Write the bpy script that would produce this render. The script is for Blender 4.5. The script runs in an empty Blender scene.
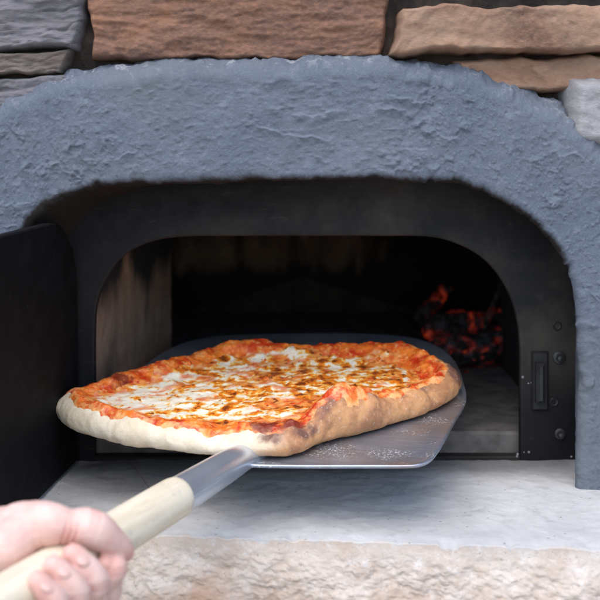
import bpy, math, random
import numpy as np
from mathutils import Vector, Matrix

random.seed(7)
C = bpy.context.scene
COL = C.collection

# ------------------------------------------------------------------ camera, world, sun, exposure
F, HX, HY, H, CY = 1090.0, 300.0, 135.0, 0.373, -1.25     # focal length in px of the 600 px frame, horizon row, eye height above the hearth
cam_d = bpy.data.cameras.new('camera'); cam = bpy.data.objects.new('camera', cam_d); COL.objects.link(cam)
cam.location = (0, CY, H); cam.rotation_euler = (math.radians(90), 0, 0)
cam_d.sensor_width = 36; cam_d.lens = F / 600 * 36
cam_d.shift_y = -(300 - HY) / 600
cam_d.clip_start = 0.02; cam_d.clip_end = 500
cam_d.dof.use_dof = True; cam_d.dof.focus_distance = 1.11; cam_d.dof.aperture_fstop = 6.2
C.camera = cam

SUN_EL, SUN_AZ = math.radians(62), math.radians(199)      # azimuth measured clockwise from +Y (the sun is behind the camera)
w = bpy.data.worlds.new('World'); C.world = w; w.use_nodes = True
wn = w.node_tree; bg = wn.nodes['Background']
sky = wn.nodes.new('ShaderNodeTexSky'); sky.sky_type = 'NISHITA'; sky.sun_disc = False
sky.sun_elevation = SUN_EL; sky.sun_rotation = SUN_AZ; sky.air_density = 1.0; sky.dust_density = 1.5
wn.links.new(sky.outputs[0], bg.inputs[0]); bg.inputs[1].default_value = 0.15
sd = bpy.data.lights.new('sun', 'SUN'); sd.energy = 1.3; sd.angle = math.radians(70); sd.color = (1.0, .95, .88)
sun = bpy.data.objects.new('sun', sd); COL.objects.link(sun)
sv = Vector((math.sin(SUN_AZ) * math.cos(SUN_EL), math.cos(SUN_AZ) * math.cos(SUN_EL), math.sin(SUN_EL)))
sun.rotation_euler = sv.to_track_quat('Z', 'Y').to_euler()
C.view_settings.view_transform = 'Standard'; C.view_settings.look = 'None'
C.view_settings.gamma = 1; C.view_settings.use_curve_mapping = False
C.view_settings.exposure = 1.0
C.render.engine = 'CYCLES'; C.cycles.max_bounces = 8; C.cycles.use_denoising = True

# ------------------------------------------------------------------ helpers
def px(x, y, Z):
    """point seen at pixel (x, y) of the 600 px frame, Z metres from the lens plane"""
    return np.array([(x - HX) * Z / F, Z + CY, H + (HY - y) * Z / F])

PA, PB, PZ0 = 0.08, 0.03, 0.060                            # the peel's plane: tilted a little up at its far and right sides
def plane_z(x, y): return PZ0 + PA * (y + 0.22) + PB * x
def pl(x, y, h=0.0):
    dx, dz = (x - HX) / F, (HY - y) / F
    Z = (PZ0 + h - 1.03 * PA - H) / (dz - PA - PB * dx)
    return np.array([dx * Z, Z + CY])

def _hash(ix, iy, iz, seed):
    n = (ix * 374761393 + iy * 668265263 + iz * 2147483647 + seed * 974634777).astype(np.int64) & 0xffffffff
    n = ((n ^ (n >> 13)) * 1274126177) & 0xffffffff
    n = ((n ^ (n >> 16)) * 2246822519) & 0xffffffff
    return (n ^ (n >> 15)) & 0xffff

def noise(p, scale=1.0, seed=0):
    """gradient noise, about -1..1; p is (..., 3)"""
    q = np.asarray(p, float) * scale
    i = np.floor(q).astype(np.int64); f = q - i
    u = f * f * f * (f * (f * 6 - 15) + 10)
    out = np.zeros(q.shape[:-1])
    for a in (0, 1):
        for b in (0, 1):
            for c in (0, 1):
                h = _hash(i[..., 0] + a, i[..., 1] + b, i[..., 2] + c, seed)
                th = (h & 255) / 256 * 2 * np.pi; zz = ((h >> 8) & 255) / 127.5 - 1
                rr = np.sqrt(np.maximum(0, 1 - zz * zz))
                g = (np.cos(th) * rr) * (f[..., 0] - a) + (np.sin(th) * rr) * (f[..., 1] - b) + zz * (f[..., 2] - c)
                wgt = (u[..., 0] if a else 1 - u[..., 0]) * (u[..., 1] if b else 1 - u[..., 1]) * (u[..., 2] if c else 1 - u[..., 2])
                out += wgt * g
    return out * 1.5

def fbm(p, scale, octaves=4, seed=0, gain=.5):
    t = 0; a = 1; s = scale
    for k in range(octaves):
        t = t + a * noise(p, s, seed + k * 17); a *= gain; s *= 2.03
    return t

def sstep(a, b, x):
    t = np.clip((x - a) / (b - a), 0, 1); return t * t * (3 - 2 * t)

def link(o, parent=None):
    COL.objects.link(o)
    if parent is not None: o.parent = parent
    return o

def mesh_obj(name, verts, faces, mat, parent=None, smooth=True, attrs=None, mats=None, mat_idx=None):
    me = bpy.data.meshes.new(name)
    me.from_pydata([tuple(map(float, v)) for v in verts], [], [tuple(int(i) for i in f) for f in faces])
    for m in (mats or [mat]): me.materials.append(m)
    if smooth: me.polygons.foreach_set('use_smooth', [True] * len(me.polygons))
    if mat_idx is not None: me.polygons.foreach_set('material_index', np.asarray(mat_idx, np.int32))
    for k, v in (attrs or {}).items():
        a = me.attributes.new(k, 'FLOAT', 'POINT'); a.data.foreach_set('value', np.asarray(v, np.float32).ravel())
    me.update()
    return link(bpy.data.objects.new(name, me), parent)

def grid_faces(n, m, wrap_n=False, wrap_m=False):
    I, J = np.meshgrid(np.arange(n if wrap_n else n - 1), np.arange(m if wrap_m else m - 1), indexing='ij')
    I2, J2 = (I + 1) % n, (J + 1) % m
    return np.stack([I * m + J, I2 * m + J, I2 * m + J2, I * m + J2], -1).reshape(-1, 4)

def grid_normals(P):
    du = np.gradient(P, axis=0); dv = np.gradient(P, axis=1)
    n = np.cross(du, dv); return n / (np.linalg.norm(n, axis=-1, keepdims=True) + 1e-12)

def empty(name, loc=(0, 0, 0)):
    o = bpy.data.objects.new(name, None); o.location = loc; o.empty_display_size = .05
    return link(o)

def tag(o, label=None, cat=None, group=None, kind=None):
    if label: o['label'] = label
    if cat: o['category'] = cat
    if group: o['group'] = group
    if kind: o['kind'] = kind
    return o

def spline(pts, n):
    """Catmull-Rom through pts, n samples per the index parameter"""
    P = np.asarray(pts, float); k = len(P)
    t = np.linspace(0, k - 1, n); i = np.minimum(t.astype(int), k - 2); f = (t - i)[:, None]
    g = lambda j: P[np.clip(j, 0, k - 1)]
    a, b, c, d = g(i - 1), g(i), g(i + 1), g(i + 2)
    return .5 * (2 * b + (c - a) * f + (2 * a - 5 * b + 4 * c - d) * f**2 + (3 * b - a - 3 * c + d) * f**3)

def tube(path, radii, seg=24, caps=True):
    """round tube along a path; returns verts, faces"""
    path = [Vector(p) for p in path]; V = []; Fc = []
    for i, p in enumerate(path):
        d = (path[min(i + 1, len(path) - 1)] - path[max(i - 1, 0)]).normalized()
        a = d.cross(Vector((0, 0, 1)));  a = a.normalized() if a.length > 1e-4 else Vector((1, 0, 0))
        b = a.cross(d).normalized()
        r = radii[i]; ra, rb = (r if isinstance(r, tuple) else (r, r))
        for k in range(seg):
            t = 2 * math.pi * k / seg
            V.append(p + a * (ra * math.cos(t)) + b * (rb * math.sin(t)))
    n = len(path)
    for i in range(n - 1):
        for k in range(seg):
            k2 = (k + 1) % seg
            Fc.append((i * seg + k, i * seg + k2, (i + 1) * seg + k2, (i + 1) * seg + k))
    if caps:
        Fc.append(tuple(range(seg))[::-1]); Fc.append(tuple((n - 1) * seg + k for k in range(seg)))
    return V, Fc

# ------------------------------------------------------------------ material building
class M:
    def __init__(s, name):
        s.m = bpy.data.materials.new(name); s.m.use_nodes = True
        s.nt = s.m.node_tree; s.b = s.nt.nodes['Principled BSDF']
        s.tc = s.nt.nodes.new('ShaderNodeTexCoord')
    def node(s, t, **kw):
        n = s.nt.nodes.new(t)
        for k, v in kw.items(): setattr(n, k, v)
        return n
    def put(s, sock, v):
        if isinstance(v, bpy.types.NodeSocket): s.nt.links.new(v, sock)
        elif isinstance(v, (tuple, list)) and len(v) == 3 and sock.type == 'RGBA': sock.default_value = (*v, 1)
        else: sock.default_value = v
    def set(s, **kw):
        for k, v in kw.items(): s.put(s.b.inputs[k.replace('_', ' ')], v)
        return s
    def vec(s, scale=(1, 1, 1), rot=(0, 0, 0)):
        r = s.node('ShaderNodeMapping'); r.inputs['Rotation'].default_value = rot
        n = s.node('ShaderNodeMapping'); n.inputs['Scale'].default_value = scale
        s.nt.links.new(s.tc.outputs['Object'], r.inputs[0]); s.nt.links.new(r.outputs[0], n.inputs[0]); return n.outputs[0]
    def noise(s, scale, detail=4, rough=.55, dist=0, vec=None):
        n = s.node('ShaderNodeTexNoise'); n.inputs['Scale'].default_value = scale; n.inputs['Detail'].default_value = detail
        n.inputs['Roughness'].default_value = rough; n.inputs['Distortion'].default_value = dist
        s.nt.links.new(vec or s.tc.outputs['Object'], n.inputs['Vector']); return n.outputs[0]
    def voro(s, scale, feature='F1', vec=None):
        n = s.node('ShaderNodeTexVoronoi', feature=feature); n.inputs['Scale'].default_value = scale
        s.nt.links.new(vec or s.tc.outputs['Object'], n.inputs['Vector']); return n.outputs['Distance']
    def ramp(s, v, a, b, lo=0., hi=1.):
        n = s.node('ShaderNodeMapRange', interpolation_type='SMOOTHSTEP')
        s.put(n.inputs[0], v); n.inputs[1].default_value = a; n.inputs[2].default_value = b
        n.inputs[3].default_value = lo; n.inputs[4].default_value = hi; return n.outputs[0]
    def math(s, op, a, b=0.):
        n = s.node('ShaderNodeMath', operation=op); s.put(n.inputs[0], a); s.put(n.inputs[1], b); return n.outputs[0]
    def mix(s, f, a, b, mode='MIX'):
        n = s.node('ShaderNodeMix', data_type='RGBA', blend_type=mode)
        s.put(n.inputs[0], f); s.put(n.inputs[6], a); s.put(n.inputs[7], b); return n.outputs[2]
    def attr(s, name):
        n = s.node('ShaderNodeAttribute', attribute_name=name); return n.outputs['Fac']
    def bump(s, h, strength=.5, dist=.002, prev=None):
        n = s.node('ShaderNodeBump'); n.inputs['Strength'].default_value = strength; n.inputs['Distance'].default_value = dist
        s.put(n.inputs['Height'], h)
        if prev is not None: s.nt.links.new(prev, n.inputs['Normal'])
        s.nt.links.new(n.outputs[0], s.b.inputs['Normal']); return n.outputs[0]

def mat_plaster():
    s = M('grey_plaster')
    n1 = s.noise(9, 5); n2 = s.noise(60, 4)
    c = s.mix(s.ramp(n1, .35, .65), (.110, .130, .164), (.140, .160, .192))
    c = s.mix(s.ramp(n2, .55, .75, 0, .5), c, (.20, .225, .265))
    c = s.mix(s.ramp(s.noise(420, 3, .7), .45, .75, 0, .35), c, (.24, .26, .30))
    c = s.mix(s.ramp(s.noise(4.5, 4, .6, .5), .50, .66, 0, .45), c, (.125, .132, .142))
    soot_shade = s.ramp(s.math('ADD', s.attr('soot_shade'), s.math('MULTIPLY', s.math('SUBTRACT', s.noise(35, 5, .65), .5), .9)), .35, .8)
    c = s.mix(s.math('MULTIPLY', s.attr('rim'), s.ramp(s.noise(75, 5, .7), .55, .64, 0, .8)), c, (.45, .45, .46))
    c = s.mix(soot_shade, c, (.016, .013, .011))
    c = s.mix(s.ramp(s.voro(160), .0, .10, .6, 0), c, (.07, .075, .08))
    s.set(Base_Color=c, Roughness=.92); s.b.inputs['Specular IOR Level'].default_value = .25
    b = s.bump(s.noise(260, 7, .72), .62, .0022); s.bump(s.noise(800, 3, .6), .4, .0008, b)
    return s.m

def mat_stone(name, base, alt, dark, layered=False, rot=0):
    s = M(name)
    v = s.vec((1, 1, 5 if layered else 1.8), (0, rot, 0))
    n1 = s.noise(9, 8, .62, 1.2, v); n2 = s.noise(40, 8, .7, .4, v); n3 = s.noise(4.5, 3, .5, .5)
    c = s.mix(s.ramp(n1, .36, .64), base, alt)
    c = s.mix(s.ramp(n2, .52, .72, 0, .75), c, dark)
    c = s.mix(s.ramp(n3, .50, .68, 0, .65), c, tuple((x + y) * .30 for x, y in zip(dark, (.10, .09, .10))))
    c = s.mix(s.ramp(s.noise(150, 4, .7, 0, v), .35, .75, 0, .35), c, tuple(min(1, x * 1.7) for x in base))
    s.set(Base_Color=c, Roughness=.9); s.b.inputs['Specular IOR Level'].default_value = .25
    b = s.bump(n2, .6, .004); s.bump(s.noise(220, 6, .75), .5, .002, b)
    return s.m

def mat_mortar():
    s = M('brown_mortar'); n = s.noise(30, 6, .7)
    s.set(Base_Color=s.mix(s.ramp(n, .35, .7), (.030, .022, .018), (.085, .062, .048)), Roughness=.95)
    s.bump(s.noise(120, 6, .7), .7, .004); return s.m

def mat_hearth():
    s = M('sandstone_slab')
    top = s.attr('top')
    n1 = s.noise(7, 6, .6, .6); n2 = s.noise(38, 6, .65)
    t = s.mix(s.ramp(n1, .33, .68), (.47, .47, .465), (.58, .58, .57))
    t = s.mix(s.ramp(n2, .52, .74, 0, .55), t, (.36, .355, .35))
    t = s.mix(s.ramp(s.math('ADD', s.attr('soot_shade'), s.math('SUBTRACT', n1, .5)), .25, 1.0, 0, .8), t, (.13, .13, .135))
    t = s.mix(s.ramp(s.voro(75), .05, .13, .6, 0), t, (.16, .15, .14))
    t = s.mix(s.ramp(s.noise(23, 7, .72, .7), .56, .70, 0, .45), t, (.30, .295, .29))
    f = s.mix(s.ramp(s.noise(16, 8, .7, .5), .38, .62), (.62, .545, .475), (.53, .43, .355))
    f = s.mix(s.ramp(s.noise(70, 7, .75), .47, .7, 0, .7), f, (.70, .67, .64))
    f = s.mix(s.ramp(s.math('ADD', s.attr('low'), s.math('SUBTRACT', s.noise(14, 5), .5)), .30, .72, 0, .85), f, (.44, .28, .19))
    f = s.mix(s.ramp(s.noise(190, 4, .7), .60, .72, 0, .5), f, (.22, .19, .17))
    m = s.ramp(s.math('ADD', top, s.math('MULTIPLY', s.math('SUBTRACT', s.noise(60, 6, .7), .5), .7)), .42, .60)
    s.set(Base_Color=s.mix(m, f, t), Roughness=.88); s.b.inputs['Specular IOR Level'].default_value = .3
    b = s.bump(s.noise(170, 8, .78), .55, .0026); s.bump(s.noise(600, 3, .6), .22, .0007, b)
    return s.m

def mat_steel():
    s = M('shaded_black_steel')
    n1 = s.noise(6, 5, .6); n2 = s.noise(60, 5, .65)
    c = s.mix(s.ramp(n1, .35, .65), (.013, .013, .0145), (.058, .052, .041))
    c = s.mix(s.ramp(n2, .52, .78, 0, .45), c, (.07, .064, .056))
    c = s.mix(s.ramp(s.attr('soot_shade'), .1, .8), c, (.007, .007, .009))  # mask carries shade painted into the steel's colour
    c = s.mix(s.ramp(s.noise(24, 6, .7, .6, s.vec((1, 1, 6))), .58, .75, 0, .35), c, (.10, .09, .075))
    c = s.mix(s.ramp(s.noise(230, 3, .6), .72, .76, 0, .4), c, (.2, .2, .2))
    s.set(Base_Color=c, Metallic=.3, Roughness=s.ramp(n2, .3, .7, .5, .68)); s.b.inputs['Specular IOR Level'].default_value = .3
    s.bump(s.noise(180, 5), .12, .0008); return s.m

def mat_door():
    s = M('black_painted_steel')
    n = s.noise(40, 5, .6)
    c = s.mix(s.ramp(n, .4, .75), (.003, .003, .0038), (.007, .007, .0085))
    c = s.mix(s.ramp(s.noise(260, 3), .74, .76, 0, .4), c, (.25, .25, .26))
    s.set(Base_Color=c, Roughness=.7); s.b.inputs['Specular IOR Level'].default_value = .12; s.bump(n, .15, .001); return s.m

def mat_plain(name, col, rough=.5, metal=0., bscale=200, bst=.15, vary=.25):
    s = M(name); n = s.noise(bscale * .3, 4)
    c = s.mix(s.ramp(n, .3, .7), tuple(x * (1 - vary) for x in col), tuple(min(1, x * (1 + vary)) for x in col))
    s.set(Base_Color=c, Roughness=rough, Metallic=metal); s.bump(s.noise(bscale, 4), bst, .0008); return s.m

def mat_firebrick():
    s = M('sooty_firebrick')
    n = s.noise(18, 6, .65)
    c = s.mix(s.ramp(n, .35, .7), (.26, .155, .10), (.36, .24, .165))
    st = s.noise(9, 4, .6, .8, s.vec((1.6, 1.6, .5)))
    c = s.mix(s.ramp(s.math('ADD', s.attr('soot_shade'), s.math('SUBTRACT', st, .5)), .2, .8), c, (.014, .011, .010))
    s.set(Base_Color=c, Roughness=.95); s.bump(s.noise(140, 5, .7), .4, .002); return s.m

def mat_char():
    s = M('charred_wood_with_embers')
    v = s.voro(55, 'DISTANCE_TO_EDGE'); n = s.noise(24, 4, .6)
    c = s.mix(s.ramp(s.noise(90, 4), .40, .65), (.012, .011, .010), (.085, .08, .078))
    hot = s.math('MULTIPLY', s.ramp(n, .46, .68), s.ramp(s.noise(70, 4), .40, .62))
    s.set(Base_Color=c, Roughness=.95, Emission_Color=s.mix(hot, (.5, .01, .002), (1., .10, .03)))
    s.put(s.b.inputs['Emission Strength'], s.math('MULTIPLY', hot, 0.10))
    s.bump(v, .8, .006); return s.m

def mat_ember():
    s = M('glowing_ember'); n = s.noise(45, 4)
    hot = s.ramp(n, .55, .68)
    s.set(Base_Color=s.mix(s.ramp(s.noise(80, 4), .4, .7), (.012, .011, .010), (.06, .055, .055)), Roughness=.95, Emission_Color=s.mix(hot, (.5, .008, .002), (1., .12, .03)))
    s.put(s.b.inputs['Emission Strength'], s.math('MULTIPLY', hot, 0.10)); s.bump(n, .6, .005); return s.m

def mat_alu():
    s = M('brushed_aluminium')
    st = s.noise(30, 4, .6, 0, s.vec((1, 14, 1), (0, 0, .35)))
    c = s.mix(s.ramp(st, .3, .7), (.36, .41, .50), (.44, .49, .58))
    c = s.mix(s.ramp(s.noise(9, 4, .6, .8), .48, .68, 0, .7), c, (.36, .30, .27))
    fl = s.math('MULTIPLY', s.ramp(s.noise(480, 3, .6), .55, .64), s.ramp(s.noise(20, 4), .44, .60))
    c = s.mix(s.math('MULTIPLY', fl, .7), c, (.9, .88, .84))
    s.set(Base_Color=c, Metallic=s.math('SUBTRACT', .84, s.math('MULTIPLY', fl, .5)), Roughness=s.ramp(st, .3, .7, .34, .44))
    s.bump(st, .06, .0004); return s.m

def mat_wood():
    s = M('pale_ash_wood')
    v = s.vec((1, 1, 1), (0, 0, 0))
    n = s.noise(14, 5, .6, .3, s.vec((7, .8, 7), (0, 0, .408)))
    c = s.mix(s.ramp(n, .35, .65), (.68, .58, .42), (.79, .70, .54))
    c = s.mix(s.ramp(s.noise(34, 6, .65, .2, s.vec((6, .5, 6), (0, 0, .408))), .54, .70, 0, .5), c, (.50, .38, .24))
    c = s.mix(s.ramp(s.noise(26, 4, .6), .60, .75, 0, .25), c, (.42, .36, .28))
    c = s.mix(s.math('MULTIPLY', s.ramp(s.noise(170, 2), .56, .64, 0, .30), s.ramp(s.noise(26, 2), .5, .6)), c, (.42, .42, .44))
    s.set(Base_Color=c, Roughness=.5); s.bump(n, .1, .0006); return s.m

def mat_skin():
    s = M('fair_skin')
    n = s.noise(38, 4); 
    c = s.mix(s.ramp(n, .35, .68), (.68, .435, .37), (.75, .52, .45))
    c = s.mix(s.ramp(s.attr('pink'), 0, 1, 0, .6), c, (.62, .25, .20))
    s.set(Base_Color=c, Roughness=.48); s.b.inputs['Subsurface Weight'].default_value = .12
    s.b.inputs['Subsurface Radius'].default_value = (1, .35, .2); s.b.inputs['Subsurface Scale'].default_value = .006
    b = s.bump(s.noise(420, 4), .14, .0006); s.bump(s.noise(90, 4, .6, .8), .18, .0018, b); return s.m

def mat_dough():
    s = M('baked_dough')
    t = s.attr('toast'); n = s.noise(45, 5, .6); n2 = s.noise(20, 4)
    c = s.mix(s.ramp(n, .35, .7), (.70, .59, .42), (.80, .71, .55))
    tt = s.ramp(s.math('ADD', t, s.math('MULTIPLY', s.math('SUBTRACT', n2, .5), .5)), .15, .95)
    c = s.mix(tt, c, s.mix(s.ramp(n, .4, .62), (.60, .30, .125), (.42, .185, .08)))
    c = s.mix(s.ramp(s.math('ADD', s.attr('under'), s.math('SUBTRACT', n, .5)), .30, .9, 0, .8), c, (.42, .22, .09))
    c = s.mix(s.ramp(s.math('ADD', s.attr('char'), s.math('MULTIPLY', s.math('SUBTRACT', s.noise(85, 5, .65), .5), 1.3)), .35, 1.0), c, (.17, .075, .05))
    c = s.mix(s.math('MULTIPLY', s.ramp(s.noise(300, 3), .58, .70, 0, .22), s.ramp(t, .3, .8)), c, (.85, .76, .66))
    s.set(Base_Color=c, Roughness=.62); s.b.inputs['Subsurface Weight'].default_value = .08
    s.b.inputs['Subsurface Scale'].default_value = .004
    b = s.bump(s.noise(70, 7, .66), .45, .004); s.bump(s.noise(500, 3), .16, .0006, b); return s.m

def mat_sauce():
    s = M('baked_tomato_sauce')
    n = s.noise(48, 6, .65, .4); n2 = s.noise(130, 5, .65)
    c = s.mix(s.ramp(n, .38, .62), (.54, .032, .008), (.84, .21, .025))
    c = s.mix(s.ramp(n2, .52, .66, 0, .65), c, (.85, .38, .09))
    c = s.mix(s.ramp(s.math('ADD', s.noise(95, 4), s.math('MULTIPLY', s.attr('thin'), .14)), .54, .76, 0, .75), c, (.86, .48, .20))
    c = s.mix(s.ramp(s.math('ADD', s.attr('char'), s.math('SUBTRACT', s.noise(75, 5, .65), .5)), .16, .42, 0, .9), c, (.16, .020, .012))
    s.set(Base_Color=c, Roughness=s.ramp(n2, .3, .7, .28, .5))
    b = s.bump(n2, .5, .003); s.bump(s.noise(330, 4, .6), .35, .0012, b); return s.m

def mat_cheese():
    s = M('melted_mozzarella')
    br = s.attr('brown')
    n = s.noise(88, 4, .58, .4); n2 = s.noise(120, 4, .55, .3); n3 = s.noise(140, 3, .5, .3); big = s.noise(34, 3, .5, .4)
    v = s.math('ADD', br, s.math('ADD', s.math('MULTIPLY', s.math('SUBTRACT', n, .5), 1.25), s.math('MULTIPLY', s.math('SUBTRACT', big, .5), .60)))
    c = s.mix(s.ramp(n2, .35, .65), (.84, .76, .59), (.88, .83, .71))
    c = s.mix(s.ramp(v, .40, .54), c, (.86, .50, .07))
    c = s.mix(s.ramp(v, .48, .60), c, (.74, .19, .015))
    c = s.mix(s.ramp(v, .61, .71), c, (.28, .06, .010))
    c = s.mix(s.ramp(v, .75, .84), c, (.09, .022, .010))
    c = s.mix(s.ramp(s.math('ADD', s.attr('edge'), s.math('MULTIPLY', s.math('SUBTRACT', s.noise(40, 4, .55, .4), .5), 1.6)), .42, .66, 0, .85), c, s.mix(s.ramp(n2, .4, .6), (.74, .13, .03), (.84, .34, .09)))
    k = s.ramp(s.math('ADD', s.math('MULTIPLY', v, .45), s.math('MULTIPLY', s.math('SUBTRACT', n3, .5), 1.6)), .475, .54)
    c = s.mix(s.math('MULTIPLY', k, .9), c, (.13, .03, .010))
    s.set(Base_Color=c, Roughness=s.ramp(n2, .3, .7, .25, .42)); s.b.inputs['Subsurface Weight'].default_value = .10
    s.b.inputs['Subsurface Scale'].default_value = .003
    b = s.bump(n2, .25, .0016); s.bump(s.noise(300, 4, .6), .2, .0007, b); return s.m

def mat_ground():
    s = M('patio_paving'); n = s.noise(3, 6)
    s.set(Base_Color=s.mix(s.ramp(n, .35, .65), (.26, .24, .22), (.36, .34, .31)), Roughness=.9)
    s.bump(s.noise(40, 5), .4, .004); return s.m

PLASTER, MORTAR, HEARTH, STEEL, DOOR = mat_plaster(), mat_mortar(), mat_hearth(), mat_steel(), mat_door()
BRICK, CHAR, EMBER, ALU, WOOD, SKIN = mat_firebrick(), mat_char(), mat_ember(), mat_alu(), mat_wood(), mat_skin()
DOUGH, SAUCE, CHEESE, GROUND = mat_dough(), mat_sauce(), mat_cheese(), mat_ground()
BOLT = mat_plain('dull_bolt_steel', (.07, .07, .07), .5, .7)
BLACK = mat_plain('black_latch_paint', (.012, .012, .013), .38)
FLOORM = mat_plain('ashy_oven_floor', (.12, .11, .105), .95, 0, 120, .4, .35)
NAIL = mat_plain('fingernail', (.68, .43, .37), .5, 0, 200, .02, .04)
ST_GREY = mat_stone('grey_layered_stone', (.135, .128, .135), (.195, .185, .195), (.06, .050, .045), True)
ST_BROWN = mat_stone('grey_brown_stone', (.15, .115, .095), (.20, .17, .15), (.06, .045, .035), True)
ST_RED = mat_stone('reddish_brown_stone', (.27, .135, .078), (.19, .108, .078), (.070, .045, .042), False, .05)
ST_TAN = mat_stone('tan_sandstone', (.29, .165, .105), (.34, .225, .155), (.17, .085, .05), False, -.05)
ST_PALE = mat_stone('pale_grey_stone', (.29, .28, .28), (.36, .35, .35), (.15, .14, .14))

# ------------------------------------------------------------------ ground and base
g = mesh_obj('ground', [(-60, -60, -1.0), (60, -60, -1.0), (60, 60, -1.0), (-60, 60, -1.0)], [(0, 1, 2, 3)], GROUND, smooth=False)
tag(g, kind='structure')

# ------------------------------------------------------------------ stone wall: every stone a part
wall = empty('stone_wall', (0, 0.0, -1.0))
tag(wall, 'weathered wall of stacked brown, tan and grey stones round the grey arch', 'wall')
def W(parent, o):            # keep world placement under a moved empty
    o.matrix_parent_inverse = Matrix.Translation(parent.location).inverted(); return o

def stone(corners, mat, seed, yf=-.092, depth=.05, rnd=.014, rough=.006, layers=0., res=.003, label=None):
    """corners: bottom-left, bottom-right, top-right, top-left as (x, z)"""
    c = np.array(corners, float)
    wd = np.linalg.norm(c[1] - c[0]); ht = np.linalg.norm(c[3] - c[0])
    n, m = max(12, int(wd / res)), max(10, int(ht / res))
    u, v = np.meshgrid(np.linspace(0, 1, n), np.linspace(0, 1, m), indexing='ij')
    XZ = ((1 - u) * (1 - v))[..., None] * c[0] + (u * (1 - v))[..., None] * c[1] + (u * v)[..., None] * c[2] + ((1 - u) * v)[..., None] * c[3]
    d = np.minimum(np.minimum(u, 1 - u) * wd, np.minimum(v, 1 - v) * ht)
    q = np.stack([XZ[..., 0], XZ[..., 0] * 0 + seed * 3.1, XZ[..., 1]], -1)
    # ragged outline
    off = np.stack([noise(q, 22, seed), noise(q, 22, seed + 5)], -1) * .006 + np.stack([noise(q, 70, seed), noise(q, 70, seed + 9)], -1) * .002
    XZ = XZ + off * sstep(.03, 0, d)[..., None]
    dd = np.clip(d / rnd, 0, 1)
    y = yf + depth * (1 - np.sqrt(1 - (1 - dd) ** 2)) ** .9
    ls = np.array([1, 1, 4.0 if layers else 1.3])
    rel = fbm(q * ls, 10, 6, seed, .55) * rough
    if layers:
        s_ = q[..., 2] * 70 + fbm(q, 9, 3, seed) * 1.8
        rel = rel + layers * np.exp(-(((s_ % 1) - .5) / .06) ** 2) * sstep(-.1, .15, noise(q, 12, seed + 3))
    fr = fbm(q * ls, 24, 3, seed + 2)
    rel = rel + np.maximum(0, np.abs(fr) - .1) * rough * .5 + fbm(q, 90, 3, seed + 4, .6) * .0009
    P = np.stack([XZ[..., 0], y + rel * (.25 + .75 * dd), XZ[..., 1]], -1)
    # a skirt running back into the mortar gives each stone its thickness
    V = P.reshape(-1, 3); Fc = grid_faces(n, m).tolist()
    ring = [i * m for i in range(n)] + [(n - 1) * m + j for j in range(1, m)] + [i * m + m - 1 for i in range(n - 2, -1, -1)] + [j for j in range(m - 2, 0, -1)]
    base = len(V); back = V[ring].copy(); back[:, 1] = yf + depth + .09
    V = np.vstack([V, back]); k = len(ring)
    Fc += [(ring[i], base + i, base + (i + 1) % k, ring[(i + 1) % k]) for i in range(k)]
    o = mesh_obj('stone', V, Fc, mat, wall); W(wall, o)
    if label: o['label'] = label
    return o

ZS = 1.158
def sq(pts): return [tuple(px(x, y, ZS)[[0, 2]]) for x, y in pts]
stone(sq([(-70, 52), (79, 49.5), (84, -8), (-70, -10)]), ST_GREY, 3, yf=-.094, rough=.0055, layers=.0028, rnd=.006, res=.0015, label='bluish grey cracked layered stone')
stone(sq([(-70, 81), (62, 76), (75, 48.5), (-70, 51)]), ST_BROWN, 5, yf=-.090, rough=.0050, layers=.0022, rnd=.005, res=.0014, label='thin grey brown layered stone')
stone(sq([(-70, 130), (58, 108), (68, 74.5), (-70, 79)]), ST_GREY, 8, yf=-.088, rough=.0050, layers=.0022, rnd=.005, res=.0014, label='thin grey layered stone')
stone(sq([(86, 61), (383, 60), (397, -30), (82, -30)]), ST_RED, 11, yf=-.086, rough=.0045, rnd=.006, layers=.0009, res=.0016, label='reddish brown stone')
stone(sq([(387, 55), (735, 50), (735, 0), (402, 5)]), ST_TAN, 21, yf=-.108, rough=.0055, rnd=.006, res=.0018, label='tan sandstone block')
stone(sq([(462, 100), (566, 84), (735, 76), (735, 53), (462, 56)][0:1] + [(735, 78), (735, 52), (455, 56)]), ST_TAN, 34, yf=-.088, rough=.006, rnd=.008, res=.002, label='thin brown stone')
stone(sq([(567, 150), (735, 150), (735, 78), (564, 75)]), ST_PALE, 45, yf=-.104, rough=.006, rnd=.014, res=.002, label='pale grey stone')
# the rest of the wall, outside the picture
rest = [((-.56, .375), (-.405, .52), ST_TAN), ((-.80, .30), (-.56, .52), ST_RED), ((-.60, .21), (-.33, .36), ST_RED), ((-.80, .12), (-.61, .29), ST_GREY),
        ((-.62, .0), (-.41, .20), ST_PALE), ((-.80, .0), (-.63, .11), ST_TAN), ((.47, .25), (.80, .355), ST_RED), ((.42, .12), (.60, .24), ST_TAN),
        ((.61, .12), (.80, .24), ST_GREY), ((.42, .0), (.80, .11), ST_PALE), ((-.80, .54), (-.40, .66), ST_TAN), ((-.39, .545), (.0, .66), ST_RED),
        ((.01, .54), (.35, .65), ST_PALE), ((.36, .525), (.80, .66), ST_RED)]
for i, (a, b, m_) in enumerate(rest):
    stone([(a[0], a[1]), (b[0], a[1]), (b[0], b[1]), (a[0], b[1])], m_, 60 + i, yf=-.094, rough=.006, res=.006)
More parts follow.
